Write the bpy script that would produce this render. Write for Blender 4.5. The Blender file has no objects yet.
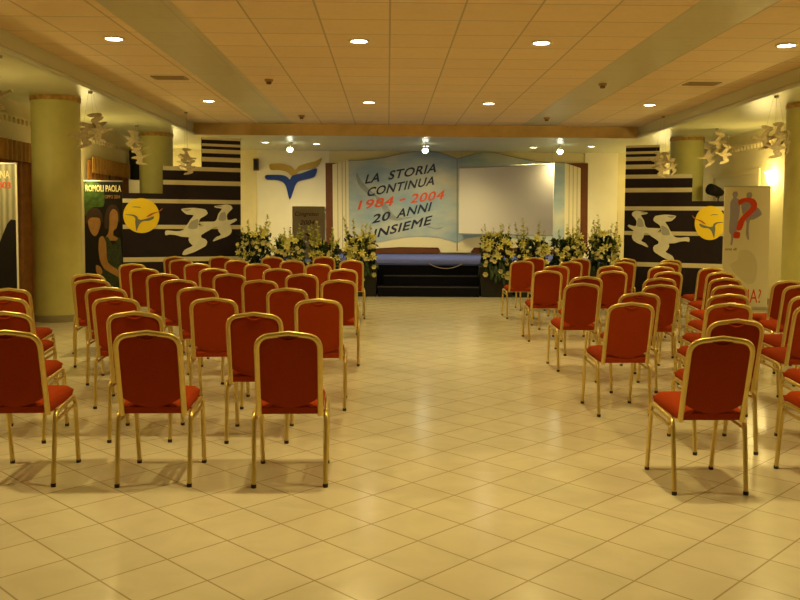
import bpy, bmesh, math, random
from mathutils import Vector, Matrix, Euler

R = math.radians
random.seed(7)
S = bpy.context.scene
COL = S.collection

# ------------------------------------------------------------------ camera, world, exposure
cd = bpy.data.cameras.new('camera')
cd.sensor_width = 36.0
cd.lens = 860.0 / 800.0 * 36.0
cd.clip_start = 0.05
cam = bpy.data.objects.new('camera', cd)
COL.objects.link(cam)
PITCH, YAW, ROLL = 0.060, 0.01459, 0.007
cd.shift_y = -0.03656
cam.matrix_world = (Matrix.Translation((0, 0, 1.60)) @ Matrix.Rotation(-YAW, 4, 'Z')
                    @ Matrix.Rotation(math.pi / 2 - PITCH, 4, 'X') @ Matrix.Rotation(ROLL, 4, 'Z'))
S.camera = cam
w = bpy.data.worlds.new('world')
S.world = w
w.use_nodes = True
w.node_tree.nodes['Background'].inputs[0].default_value = (0.9, 0.7, 0.4, 1)
w.node_tree.nodes['Background'].inputs[1].default_value = 0.02
S.view_settings.view_transform = 'Standard'
S.view_settings.look = 'None'
S.view_settings.gamma = 1.0
S.view_settings.use_curve_mapping = False
S.view_settings.exposure = 0.70

WARM = (1.0, 0.79, 0.29)       # colour of the ceiling downlights
SCON = (1.0, 0.80, 0.30)       # colour of the wall sconces
COOL = (1.0, 0.84, 0.45)       # colour of the stage bulbs
E_DOWN, E_STAGE, E_BULB, E_SCON = 140.0, 100.0, 120.0, 20.0


# ------------------------------------------------------------------ materials
def mat(name, col, rough=0.6, metal=0.0, noise=0.0, nscale=8.0, bump=0.0, bscale=60.0, emit=None, estr=0.0,
        coat=0.0, sheen=0.0, spec=0.25):
    m = bpy.data.materials.new(name)
    m.use_nodes = True
    nt = m.node_tree
    b = nt.nodes['Principled BSDF']
    b.inputs['Base Color'].default_value = (*col, 1)
    b.inputs['Roughness'].default_value = rough
    b.inputs['Metallic'].default_value = metal
    b.inputs['Coat Weight'].default_value = coat
    b.inputs['Sheen Weight'].default_value = sheen
    b.inputs['Specular IOR Level'].default_value = spec
    if noise or bump:
        tc = nt.nodes.new('ShaderNodeTexCoord')
    if noise:
        n = nt.nodes.new('ShaderNodeTexNoise')
        n.inputs['Scale'].default_value = nscale
        n.inputs['Detail'].default_value = 4
        nt.links.new(tc.outputs['Object'], n.inputs['Vector'])
        r = nt.nodes.new('ShaderNodeValToRGB')
        r.color_ramp.elements[0].position = 0.3
        r.color_ramp.elements[1].position = 0.7
        r.color_ramp.elements[0].color = (*[c * (1 - noise) for c in col], 1)
        r.color_ramp.elements[1].color = (*[min(1, c * (1 + noise)) for c in col], 1)
        nt.links.new(n.outputs['Fac'], r.inputs['Fac'])
        nt.links.new(r.outputs['Color'], b.inputs['Base Color'])
    if bump:
        n2 = nt.nodes.new('ShaderNodeTexNoise')
        n2.inputs['Scale'].default_value = bscale
        n2.inputs['Detail'].default_value = 3
        nt.links.new(tc.outputs['Object'], n2.inputs['Vector'])
        bp = nt.nodes.new('ShaderNodeBump')
        bp.inputs['Strength'].default_value = bump
        bp.inputs['Distance'].default_value = 0.01
        nt.links.new(n2.outputs['Fac'], bp.inputs['Height'])
        nt.links.new(bp.outputs['Normal'], b.inputs['Normal'])
    if emit:
        b.inputs['Emission Color'].default_value = (*emit, 1)
        b.inputs['Emission Strength'].default_value = estr
    return m


def tile_mat(name, col_a, col_b, grout, width, height, mortar, rot, loc, rough, nscale=3.0, spec=0.5, wav=0.0):
    m = mat(name, col_a, rough, spec=spec)
    nt = m.node_tree
    b = nt.nodes['Principled BSDF']
    tc = nt.nodes.new('ShaderNodeTexCoord')
    mp = nt.nodes.new('ShaderNodeMapping')
    mp.inputs['Rotation'].default_value = (0, 0, rot)
    mp.inputs['Location'].default_value = (*loc, 0)
    nt.links.new(tc.outputs['Object'], mp.inputs['Vector'])
    br = nt.nodes.new('ShaderNodeTexBrick')
    br.offset = 0.0
    br.squash = 1.0
    br.inputs['Scale'].default_value = 1.0
    br.inputs['Brick Width'].default_value = width
    br.inputs['Row Height'].default_value = height
    br.inputs['Mortar Size'].default_value = mortar
    br.inputs['Mortar Smooth'].default_value = 0.1
    br.inputs['Bias'].default_value = 0.0
    br.inputs['Color1'].default_value = (0.94, 0.94, 0.94, 1)
    br.inputs['Color2'].default_value = (1.0, 1.0, 1.0, 1)
    br.inputs['Mortar'].default_value = (1, 1, 1, 1)
    nt.links.new(mp.outputs['Vector'], br.inputs['Vector'])
    n = nt.nodes.new('ShaderNodeTexNoise')
    n.inputs['Scale'].default_value = nscale
    n.inputs['Detail'].default_value = 5
    n.inputs['Distortion'].default_value = 1.2
    nt.links.new(tc.outputs['Object'], n.inputs['Vector'])
    r = nt.nodes.new('ShaderNodeValToRGB')
    r.color_ramp.elements[0].position = 0.3
    r.color_ramp.elements[1].position = 0.72
    r.color_ramp.elements[0].color = (*col_b, 1)
    r.color_ramp.elements[1].color = (*col_a, 1)
    nt.links.new(n.outputs['Fac'], r.inputs['Fac'])
    mul = nt.nodes.new('ShaderNodeMix')
    mul.data_type = 'RGBA'
    mul.blend_type = 'MULTIPLY'
    mul.inputs['Factor'].default_value = 1.0
    nt.links.new(r.outputs['Color'], mul.inputs['A'])
    nt.links.new(br.outputs['Color'], mul.inputs['B'])
    mx = nt.nodes.new('ShaderNodeMix')
    mx.data_type = 'RGBA'
    nt.links.new(br.outputs['Fac'], mx.inputs['Factor'])
    nt.links.new(mul.outputs['Result'], mx.inputs['A'])
    mx.inputs['B'].default_value = (*grout, 1)
    nt.links.new(mx.outputs['Result'], b.inputs['Base Color'])
    if wav:
        n2 = nt.nodes.new('ShaderNodeTexNoise')
        n2.inputs['Scale'].default_value = 5.0
        n2.inputs['Detail'].default_value = 2
        nt.links.new(tc.outputs['Object'], n2.inputs['Vector'])
        bp = nt.nodes.new('ShaderNodeBump')
        bp.inputs['Strength'].default_value = wav
        bp.inputs['Distance'].default_value = 0.02
        nt.links.new(n2.outputs['Fac'], bp.inputs['Height'])
        nt.links.new(bp.outputs['Normal'], b.inputs['Normal'])
    return m


M = {}
M['floor'] = tile_mat('floor_tile', (0.66, 0.59, 0.45), (0.57, 0.51, 0.38), (0.34, 0.28, 0.17), 0.335, 0.335, 0.0045,
                      R(45), (3.189, -3.080), 0.17, 2.5, 0.5, 0.08)
M['ceil'] = tile_mat('ceiling_tile', (0.80, 0.62, 0.36), (0.76, 0.58, 0.33), (0.46, 0.36, 0.2), 0.735, 0.72, 0.011,
                     0, (-0.01, -9.14), 0.7, 6.0)
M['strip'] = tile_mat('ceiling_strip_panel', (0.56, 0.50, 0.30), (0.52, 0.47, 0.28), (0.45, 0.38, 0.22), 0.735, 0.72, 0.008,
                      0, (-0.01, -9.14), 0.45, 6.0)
M['soffit'] = mat('soffit_paint', (0.58, 0.57, 0.36), 0.35, noise=0.03, nscale=2)
M['cove'] = mat('cove_paint', (0.60, 0.58, 0.38), 0.3)
M['cove_top'] = mat('cove_wood', (0.66, 0.46, 0.20), 0.6, noise=0.1, nscale=3)
M['wall'] = mat('wall_paint', (0.72, 0.63, 0.36), 0.65, noise=0.04, nscale=3)
M['wall_white'] = mat('wall_panel_paint', (0.80, 0.74, 0.56), 0.6, noise=0.03, nscale=2)
M['column'] = mat('column_stucco', (0.55, 0.52, 0.18), 0.45, noise=0.08, nscale=3, bump=0.15, bscale=12)
M['gilt'] = mat('gilt_band', (0.45, 0.26, 0.07), 0.4, 0.3, noise=0.35, nscale=14)
M['gold'] = mat('chair_gold', (0.62, 0.47, 0.16), 0.32, 0.8, noise=0.05, nscale=20)
M['cap'] = mat('black_rubber', (0.03, 0.02, 0.015), 0.6)
M['red'] = mat('red_fabric', (0.29, 0.036, 0.005), 0.9, noise=0.10, nscale=120, bump=0.25, bscale=400, spec=0.06)
M['red_seat'] = M['red']
M['black_panel'] = mat('dark_board', (0.014, 0.007, 0.011), 0.6, noise=0.1, nscale=4, spec=0.25)
M['cream_stripe'] = mat('cream_stripe_paint', (0.62, 0.55, 0.36), 0.55)
M['gull_white'] = mat('gull_white_paint', (0.72, 0.70, 0.58), 0.55, noise=0.06, nscale=9)
M['gull_grey'] = mat('gull_grey_paint', (0.40, 0.40, 0.36), 0.55)
M['moon'] = mat('yellow_disc_paint', (0.86, 0.62, 0.03), 0.5)
M['logo_grey'] = mat('logo_grey_paint', (0.17, 0.17, 0.15), 0.5)
M['logo_red'] = mat('logo_red_paint', (0.45, 0.14, 0.05), 0.5)
M['navy'] = mat('navy_lettering', (0.02, 0.025, 0.055), 0.5)
M['letter_red'] = mat('red_lettering', (0.70, 0.09, 0.03), 0.5)
M['emb_gold'] = mat('emblem_gold', (0.42, 0.27, 0.04), 0.45, noise=0.05, nscale=8)
M['emb_blue'] = mat('emblem_blue', (0.02, 0.05, 0.24), 0.5, spec=0.1)
M['book_brown'] = mat('book_cover_brown', (0.13, 0.042, 0.012), 0.5, noise=0.1, nscale=5)
M['book_cream'] = mat('book_page_cream', (0.74, 0.66, 0.42), 0.6)
M['line'] = mat('thin_dark_line', (0.25, 0.2, 0.1), 0.6)
M['screen'] = mat('projection_cloth', (0.74, 0.68, 0.56), 0.8)
M['screen_edge'] = mat('screen_edge', (0.35, 0.34, 0.3), 0.5)
M['carpet_blue'] = mat('blue_carpet', (0.06, 0.08, 0.32), 0.9, noise=0.15, nscale=60)
M['skirt'] = mat('black_skirt', (0.006, 0.006, 0.010), 0.9, spec=0.05)
M['step_edge'] = mat('step_edge_trim', (0.035, 0.035, 0.05), 0.5)
M['lectern'] = mat('lectern_taupe', (0.42, 0.37, 0.22), 0.6, noise=0.05, nscale=5)
M['lect_ink'] = mat('lectern_lettering', (0.10, 0.04, 0.02), 0.6)
M['leaf'] = mat('dark_leaf', (0.025, 0.045, 0.015), 0.5, noise=0.4, nscale=9)
M['leaf_light'] = mat('pale_stem_leaf', (0.20, 0.24, 0.04), 0.5, noise=0.3, nscale=9)
M['lily'] = mat('cream_yellow_petal', (0.54, 0.50, 0.14), 0.5, noise=0.15, nscale=20)
M['rose'] = mat('white_petal', (0.62, 0.58, 0.28), 0.5, noise=0.08, nscale=30)
M['bud'] = mat('green_yellow_bud', (0.45, 0.45, 0.08), 0.5, noise=0.2, nscale=30)
M['planter'] = mat('black_planter', (0.012, 0.012, 0.012), 0.5)
M['curtain'] = mat('brown_curtain', (0.25, 0.105, 0.02), 0.8, noise=0.15, nscale=10)
M['pelmet'] = mat('gold_pelmet', (0.36, 0.19, 0.035), 0.7, noise=0.15, nscale=10)
M['speaker'] = mat('black_speaker', (0.012, 0.01, 0.008), 0.55)
M['mesh_grille'] = mat('speaker_grille', (0.02, 0.02, 0.02), 0.8, bump=0.5, bscale=300)
M['poster_dark'] = mat('poster_dark_print', (0.010, 0.008, 0.009), 0.5)
M['poster_white'] = mat('poster_white_print', (0.88, 0.83, 0.66), 0.5)
M['poster_green'] = mat('poster_green_print', (0.05, 0.10, 0.02), 0.5, noise=0.4, nscale=12)
M['skin_print'] = mat('poster_skin_print', (0.38, 0.20, 0.07), 0.5, noise=0.12, nscale=9)
M['hair_print'] = mat('poster_hair_print', (0.055, 0.03, 0.022), 0.5)
M['dress_print'] = mat('poster_dress_print', (0.035, 0.05, 0.03), 0.5, noise=0.4, nscale=20)
M['letter_cream'] = mat('cream_lettering', (0.80, 0.72, 0.42), 0.5)
M['q_grey'] = mat('poster_grey_figure', (0.40, 0.37, 0.55), 0.5)
M['q_pale'] = mat('poster_pale_figure', (0.76, 0.71, 0.55), 0.5)
M['q_red'] = mat('poster_red_print', (0.72, 0.07, 0.03), 0.5)
M['steel'] = mat('brushed_steel', (0.55, 0.52, 0.45), 0.35, 0.8)
M['bird'] = mat('mobile_bird_finish', (0.42, 0.34, 0.20), 0.35, 0.2, noise=0.25, nscale=14)
M['wire'] = mat('thin_wire', (0.3, 0.28, 0.2), 0.4, 0.5)
M['lamp_trim'] = mat('lamp_trim_white', (0.75, 0.68, 0.5), 0.4)
M['lamp_glow'] = mat('downlight_glow', (0.9, 0.9, 0.9), 0.4, emit=(1.0, 0.88, 0.66), estr=16.0)
M['stage_glow'] = mat('stage_downlight_glow', (0.9, 0.9, 0.9), 0.4, emit=(1.0, 0.88, 0.60), estr=9.0)
M['bulb_glow'] = mat('stage_bulb_glow', (0.9, 0.9, 0.9), 0.4, emit=(0.92, 1.0, 0.78), estr=9.0)
M['scon_glow'] = mat('sconce_glow', (0.9, 0.85, 0.6), 0.4, emit=(1.0, 0.80, 0.34), estr=11.0)
M['vent'] = mat('vent_grey', (0.32, 0.25, 0.12), 0.5)
M['detector'] = mat('detector_beige', (0.34, 0.22, 0.10), 0.5)
M['baseboard'] = mat('baseboard_stone', (0.30, 0.26, 0.14), 0.3)
M['fixture_brown'] = mat('brown_box', (0.16, 0.08, 0.03), 0.5)
M['cable'] = mat('pale_cable', (0.45, 0.4, 0.3), 0.6)
M['door'] = mat('door_paint', (0.62, 0.54, 0.30), 0.5)


def page_mat():
    m = mat('book_page_sky', (0.3, 0.4, 0.42), 0.6)
    nt = m.node_tree
    b = nt.nodes['Principled BSDF']
    tc = nt.nodes.new('ShaderNodeTexCoord')
    mp = nt.nodes.new('ShaderNodeMapping')
    mp.inputs['Scale'].default_value = (0.6, 1.0, 1.3)
    mp.inputs['Location'].default_value = (0.4, 0.0, 0.35)
    nt.links.new(tc.outputs['Object'], mp.inputs['Vector'])
    n = nt.nodes.new('ShaderNodeTexNoise')
    n.inputs['Scale'].default_value = 0.9
    n.inputs['Detail'].default_value = 6
    n.inputs['Roughness'].default_value = 0.55
    nt.links.new(mp.outputs['Vector'], n.inputs['Vector'])
    r = nt.nodes.new('ShaderNodeValToRGB')
    r.color_ramp.elements[0].position = 0.40
    r.color_ramp.elements[1].position = 0.68
    r.color_ramp.elements[0].color = (0.27, 0.37, 0.43, 1)
    r.color_ramp.elements[1].color = (0.60, 0.57, 0.42, 1)
    nt.links.new(n.outputs['Fac'], r.inputs['Fac'])
    nt.links.new(r.outputs['Color'], b.inputs['Base Color'])
    return m


M['page'] = page_mat()


# ------------------------------------------------------------------ mesh helpers
def obj(name, bm, m=None, parent=None, smooth=False, recalc=True):
    if recalc:
        bmesh.ops.recalc_face_normals(bm, faces=bm.faces)
    me = bpy.data.meshes.new(name)
    bm.to_mesh(me)
    bm.free()
    if m:
        me.materials.append(m)
    if smooth:
        for p in me.polygons:
            p.use_smooth = True
        if smooth is not True:
            me.set_sharp_from_angle(angle=R(smooth))
    o = bpy.data.objects.new(name, me)
    COL.objects.link(o)
    if parent:
        o.parent = parent
    return o


def thing(name, label, cat, loc=(0, 0, 0), rz=0.0, group=None):
    o = bpy.data.objects.new(name, None)
    o.empty_display_size = 0.1
    COL.objects.link(o)
    o.location = loc
    o.rotation_euler = (0, 0, rz)
    return tag(o, label, cat, group)


def tag(o, label, cat, group=None):
    o['label'] = label
    o['category'] = cat
    if group:
        o['group'] = group
    return o


def struct(name, bm, m, parent=None, smooth=False):
    o = obj(name, bm, m, parent, smooth)
    if not parent:
        o['kind'] = 'structure'
    return o


def box(bm, x0, y0, z0, x1, y1, z1, bev=0.0, seg=2):
    r = bmesh.ops.create_cube(bm, size=1.0)
    vs = r['verts']
    bmesh.ops.scale(bm, vec=(x1 - x0, y1 - y0, z1 - z0), verts=vs)
    bmesh.ops.translate(bm, vec=((x0 + x1) / 2, (y0 + y1) / 2, (z0 + z1) / 2), verts=vs)
    if bev:
        es = list({e for v in vs for e in v.link_edges})
        bmesh.ops.bevel(bm, geom=es, offset=bev, segments=seg, affect='EDGES', profile=0.5)
    return vs


def bxm(*a, **k):
    bm = bmesh.new()
    box(bm, *a, **k)
    return bm


def tube(bm, pts, r, seg=8, ry=None, caps=True, closed=False):
    """sweep an ellipse (r sideways, ry along the other axis) along a polyline"""
    ry = ry or r
    pts = [Vector(p) for p in pts]
    n = len(pts)
    rings = []
    prev = None
    for i in range(n):
        a = pts[i - 1] if (i > 0 or closed) else pts[i]
        b = pts[(i + 1) % n] if (i < n - 1 or closed) else pts[i]
        t = (b - a).normalized()
        if prev is None:
            ref = Vector((0, 1, 0)) if abs(t.y) < 0.85 else Vector((0, 0, 1))
            u = t.cross(ref).normalized()
        else:
            u = (prev - t * prev.dot(t)).normalized()
        prev = u
        v = t.cross(u).normalized()
        rr = r[i] if isinstance(r, (list, tuple)) else r
        rv = ry[i] if isinstance(ry, (list, tuple)) else ry
        rings.append([bm.verts.new(pts[i] + u * math.cos(2 * math.pi * k / seg) * rr + v * math.sin(2 * math.pi * k / seg) * rv)
                      for k in range(seg)])
    for i in range(n if closed else n - 1):
        a, b = rings[i], rings[(i + 1) % n]
        for k in range(seg):
            bm.faces.new((a[k], a[(k + 1) % seg], b[(k + 1) % seg], b[k]))
    if caps and not closed:
        bm.faces.new(rings[0][::-1])
        bm.faces.new(rings[-1])


def fillet(pts, rad, n=5):
    pts = [Vector(p) for p in pts]
    out = [pts[0]]
    for i in range(1, len(pts) - 1):
        p, a, b = pts[i], pts[i - 1], pts[i + 1]
        r = min(rad, (a - p).length * 0.49, (b - p).length * 0.49)
        s, e = p + (a - p).normalized() * r, p + (b - p).normalized() * r
        for k in range(n + 1):
            t = k / n
            out.append(s * (1 - t) ** 2 + p * 2 * t * (1 - t) + e * t * t)
    out.append(pts[-1])
    return out


def lathe(bm, prof, seg=24, off=(0, 0, 0)):
    rings = []
    for r, z in prof:
        if r < 1e-6:
            rings.append([bm.verts.new((off[0], off[1], z + off[2]))])
        else:
            rings.append([bm.verts.new((off[0] + r * math.cos(2 * math.pi * k / seg), off[1] + r * math.sin(2 * math.pi * k / seg), z + off[2]))
                          for k in range(seg)])
    for a, b in zip(rings, rings[1:]):
        for k in range(seg):
            k2 = (k + 1) % seg
            if len(a) == 1 and len(b) == 1:
                continue
            if len(a) == 1:
                bm.faces.new((a[0], b[k], b[k2]))
            elif len(b) == 1:
                bm.faces.new((a[k], a[k2], b[0]))
            else:
                bm.faces.new((a[k], a[k2], b[k2], b[k]))
    return rings


def prism(bm, pts, thick, at=(0, 0, 0), ux=(1, 0, 0), uz=(0, 0, 1)):
    """2-D outline (u,v) given thickness behind it; front faces -normal where normal = uz x ux"""
    at, ux, uz = Vector(at), Vector(ux).normalized(), Vector(uz).normalized()
    nrm = ux.cross(uz).normalized()            # towards the viewer for ux=+X, uz=+Z : -Y
    f = [bm.verts.new(at + ux * u + uz * v + nrm * thick) for u, v in pts]
    b = [bm.verts.new(at + ux * u + uz * v) for u, v in pts]
    n = len(pts)
    ff = bm.faces.new(f)
    bf = bm.faces.new(b[::-1])
    for i in range(n):
        bm.faces.new((f[i], b[i], b[(i + 1) % n], f[(i + 1) % n]))
    ff.normal_update()
    bf.normal_update()
    bmesh.ops.triangulate(bm, faces=[ff, bf])


def smooth_outline(pts, it=2):
    """closed curve through the given points (Catmull-Rom)"""
    n, k = len(pts), 2 * it + 1
    out = []
    for i in range(n):
        p0, p1, p2, p3 = (pts[(i + d) % n] for d in (-1, 0, 1, 2))
        for q in range(k):
            t = q / k
            out.append(tuple(((2 * t ** 3 - 3 * t ** 2 + 1) * b + (t ** 3 - 2 * t ** 2 + t) * .40 * (c - a) + (-2 * t ** 3 + 3 * t ** 2) * c + (t ** 3 - t ** 2) * .40 * (d - b))
                       for a, b, c, d in zip(p0, p1, p2, p3)))
    return out


def pr(pts, thick, **k):
    bm = bmesh.new()
    prism(bm, pts, thick, **k)
    return bm


def text_obj(name, body, m, parent, at, width, height, ux=(1, 0, 0), uz=(0, 0, 1), shear=0.0, rise=0.0, bold=0.0, thick=0.006, spacing=1.0):
    """lettering fitted to a width and capital height, raised a little from its board"""
    cu = bpy.data.curves.new(name, 'FONT')
    cu.body = body
    cu.bevel_depth = bold
    cu.bevel_resolution = 0
    cu.space_character = spacing
    cu.resolution_u = 4
    cu.extrude = 0.02
    t = bpy.data.objects.new(name + '_tmp', cu)
    COL.objects.link(t)
    dg = bpy.context.evaluated_depsgraph_get()
    me = bpy.data.meshes.new_from_object(t.evaluated_get(dg))
    bpy.data.objects.remove(t)
    bpy.data.curves.remove(cu)
    xs = [v.co.x for v in me.vertices]
    ys = [v.co.y for v in me.vertices]
    zs = [v.co.z for v in me.vertices]
    z0, z1 = min(zs), max(zs)
    x0, x1, y0, y1 = min(xs), max(xs), min(ys), max(ys)
    at, ux, uz = Vector(at), Vector(ux).normalized(), Vector(uz).normalized()
    nrm = ux.cross(uz).normalized()
    wtxt = width / (1 + 0)
    for v in me.vertices:
        u = (v.co.x - x0) / (x1 - x0) * wtxt
        h = (v.co.y - y0) / (y1 - y0) * height
        d = (v.co.z - z0) / (z1 - z0) * thick
        v.co = at + ux * (u + h * shear) + uz * (h + rise * u) + nrm * d
    me.materials.append(m)
    me.name = name
    o = bpy.data.objects.new(name, me)
    COL.objects.link(o)
    o.parent = parent
    return o


def dup(root, loc, rz, label, group=None):
    r = root.copy()
    COL.objects.link(r)
    r.location = loc
    r.rotation_euler = (0, 0, rz)
    r['label'] = label
    if group:
        r['group'] = group
    for ch in list(root.children):
        c = ch.copy()
        COL.objects.link(c)
        c.parent = r
        for g in ch.children:
            d = g.copy()
            COL.objects.link(d)
            d.parent = c
    return r


# ------------------------------------------------------------------ room shell
XL, XR, YN, YF = -5.9, 7.37, -6.5, 23.45        # walls
CXL, CXR, CYF = -4.3, 5.55, 19.2                # raised ceiling field
ZS, ZC = 3.43, 3.68
struct('floor', bxm(XL - .2, YN - .2, -0.1, XR + .2, YF + .2, 0), M['floor'])
struct('wall_left', bxm(XL - .15, YN - .15, 0, XL, YF + .15, ZC + .1), M['wall'])
struct('wall_right', bxm(XR, YN - .15, 0, XR + .15, YF + .15, ZC + .1), M['wall'])
struct('wall_far', bxm(XL, YF, 0, XR, YF + .15, ZC + .1), M['wall'])
struct('wall_near', bxm(XL, YN - .15, 0, XR, YN, ZC + .1), M['wall'])
# raised ceiling: five runs of tiles
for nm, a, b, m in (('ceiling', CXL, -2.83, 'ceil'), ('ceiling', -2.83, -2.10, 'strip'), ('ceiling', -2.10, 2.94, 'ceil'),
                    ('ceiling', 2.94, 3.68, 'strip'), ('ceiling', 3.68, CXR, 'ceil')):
    struct(nm, bxm(a, YN, ZC, b, CYF, ZC + .1), M[m])
# lower soffit round it
struct('ceiling', bxm(XL, YN, ZS, CXL - .02, YF, ZS + .06), M['soffit'])
struct('ceiling', bxm(CXR + .02, YN, ZS, XR, YF, ZS + .06), M['soffit'])
struct('ceiling', bxm(CXL - .02, CYF + .02, ZS, CXR + .02, YF, ZS + .06), M['soffit'])


def cove(name, p0, p1, inward, m):
    """curved fascia between the soffit edge and the raised ceiling"""
    bm = bmesh.new()
    prof = [(0.0, ZS), (0.0, ZS + .01)]
    for k in range(7):
        a = k / 6 * math.pi / 2
        prof.append((-0.0 + 0.10 * math.sin(a) - 0.0, ZS + .01 + 0.13 * (1 - math.cos(a))))
    prof += [(0.10, ZC - 0.05), (0.02, ZC - .05), (0.02, ZC), (-.03, ZC), (-.03, ZS)]
    p0, p1, inward = Vector(p0), Vector(p1), Vector(inward)
    a = [bm.verts.new(p0 + inward * (-u) + Vector((0, 0, z))) for u, z in prof]
    b = [bm.verts.new(p1 + inward * (-u) + Vector((0, 0, z))) for u, z in prof]
    n = len(prof)
    for i in range(n):
        bm.faces.new((a[i], a[(i + 1) % n], b[(i + 1) % n], b[i]))
    bm.faces.new(a)
    bm.faces.new(b[::-1])
    return struct(name, bm, m, smooth=40)


def fascia(name, x0, y0, x1, y1, m):
    return struct(name, bxm(x0, y0, ZS, x1, y1, ZC), m)


# fascia: pale rounded lower lip, warm upper band
def lip(name, pts, m):
    bm = bmesh.new()
    tube(bm, pts, 0.035, 10)
    return struct(name, bm, m, smooth=True)


fascia('trim_1', CXL - .03, YN, CXL, CYF + .03, M['cove'])
fascia('trim_2', CXR, YN, CXR + .03, CYF + .03, M['cove'])
fascia('trim_3', CXL, CYF, CXR, CYF + .03, M['cove_top'])
lip('trim_4', [(CXL, YN, ZS + .036), (CXL, CYF, ZS + .036)], M['cove'])
lip('trim_5', [(CXR, YN, ZS + .036), (CXR, CYF, ZS + .036)], M['cove'])


def dentils(name, x, y0, y1, z, side):
    bm = bmesh.new()
    box(bm, min(x, x + side * .05), y0, z + .03, max(x, x + side * .05), y1, z + .07)
    y = y0 + .05
    while y < y1 - .1:
        box(bm, min(x, x + side * .04), y, z - .05, max(x, x + side * .035), y + .05, z + .03)
        y += .16
    return struct(name, bm, M['cream_dent'])


M['cream_dent'] = mat('moulding_paint', (0.68, 0.58, 0.32), 0.6)
dentils('trim_6', XL, 6.0, YF - .02, 3.12, 1)
dentils('trim_7', XR, 6.0, YF - .02, 3.12, -1)
struct('baseboard_left', bxm(XL, YN, 0, XL + .02, YF, .12), M['baseboard'])
struct('baseboard_right', bxm(XR - .02, YN, 0, XR, YF, .12), M['baseboard'])
# pale panels of the far wall beside the painted book
struct('trim_8', bxm(-3.54, YF - .04, 0.0, -1.60, YF, ZS), M['wall_white'])
struct('trim_9', bxm(5.35, YF - .04, 0.0, 6.25, YF, ZS), M['wall_white'])
# doorway on the right wall
bm = bmesh.new()
box(bm, XR - .03, 17.0, 0, XR, 17.1, 2.66)
box(bm, XR - .03, 19.4, 0, XR, 19.5, 2.66)
box(bm, XR - .03, 17.1, 2.56, XR, 19.4, 2.66)
d = struct('door_1', bm, M['cream_dent'])
struct('door_leaf', bxm(XR - .012, 17.1, 0.0, XR, 19.4, 2.56), M['door'], d)

# ------------------------------------------------------------------ columns
for x, y, lab in ((-5.09, 13.35, 'round yellow-green column nearest on the left, behind the left chairs'),
                  (-5.06, 18.95, 'round yellow-green column behind the left striped screen'),
                  (6.55, 13.35, 'round yellow-green column at the right edge beyond the right chairs'),
                  (6.57, 18.95, 'round yellow-green column behind the right striped screen')):
    t = thing('column', lab, 'column', (x, y, 0), 0, 'round columns along the hall sides')
    bm = bmesh.new()
    lathe(bm, [(0, 0), (.356, 0), (.356, ZS), (0, ZS)], 48)
    obj('shaft', bm, M['column'], t, 40)
    bm = bmesh.new()
    lathe(bm, [(.358, ZS - .085), (.368, ZS - .08), (.368, ZS - .015), (.358, ZS - .01)], 48)
    obj('capital_band', bm, M['gilt'], t, 40)
    bm = bmesh.new()
    lathe(bm, [(.358, 0.0), (.367, 0.0), (.367, .10), (.358, .11)], 48)
    obj('skirting', bm, M['baseboard'], t, 40)


# ------------------------------------------------------------------ lamps
def spot(parent, loc, energy, col, size=2.5, blend=.8, rad=.08, rot=(0, 0, 0)):
    l = bpy.data.lights.new('lamp_light', 'SPOT')
    l.energy = energy
    l.color = col
    l.spot_size = size
    l.spot_blend = blend
    l.shadow_soft_size = rad
    o = bpy.data.objects.new('lamp_light', l)
    COL.objects.link(o)
    o.location = loc
    o.rotation_euler = rot
    o.parent = parent
    return o


def point(parent, loc, energy, col, rad=.06):
    l = bpy.data.lights.new('lamp_light', 'POINT')
    l.energy = energy
    l.color = col
    l.shadow_soft_size = rad
    o = bpy.data.objects.new('lamp_light', l)
    COL.objects.link(o)
    o.location = loc
    o.parent = parent
    return o


def downlight(x, y, z, r, label, cat_group, glow, energy, col):
    t = thing('ceiling_downlight', label, 'ceiling light', (x, y, z), 0, cat_group)
    bm = bmesh.new()
    lathe(bm, [(r * 1.0, 0.0), (r * 1.28, 0.0), (r * 1.30, -.010), (r * 1.22, -.018), (r * 1.0, -.014), (r * 1.0, 0.0)], 28)
    obj('trim_ring', bm, M['lamp_trim'], t, 50)
    bm = bmesh.new()
    lathe(bm, [(0, -.002), (r, -.002), (r, -.008), (r * .6, -.013), (0, -.015)], 28)
    obj('lamp_lens', bm, glow, t, 50)
    spot(t, (0, 0, -.03), energy, col)
    return t


place_x = ['far left', 'left of centre', 'right of centre', 'far right']
XS = (-3.20, -0.35, 1.79, 4.68)
for j, (yy, rowname) in enumerate(((4.9, None), (10.2, 'nearest visible row'), (15.5, 'second visible row'))):
    for i, xx in enumerate(XS):
        if rowname:
            lab = 'round recessed ceiling light, %s of the %s' % (place_x[i], rowname)
        else:
            lab = 'round recessed ceiling light above the nearest chairs, out of view, %s' % place_x[i]
        downlight(xx, yy, ZC, .095, lab, 'downlights in the tiled ceiling', M['lamp_glow'], E_DOWN, WARM)
for i, (xx, yy, lab) in enumerate(((-2.96, 20.9, 'small recessed light in the stage soffit, above the gold and blue emblem'),
                                   (-1.75, 21.2, 'small recessed light in the stage soffit, above the lectern'),
                                   (0.94, 21.6, 'small recessed light in the stage soffit, above the left book page'),
                                   (3.65, 21.7, 'small recessed light in the stage soffit, above the white screen'),
                                   (5.01, 21.3, 'small recessed light in the stage soffit, at its right end'))):
    downlight(xx, yy, ZS, .085, lab, 'downlights in the stage soffit', M['stage_glow'], E_STAGE, WARM)
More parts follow.
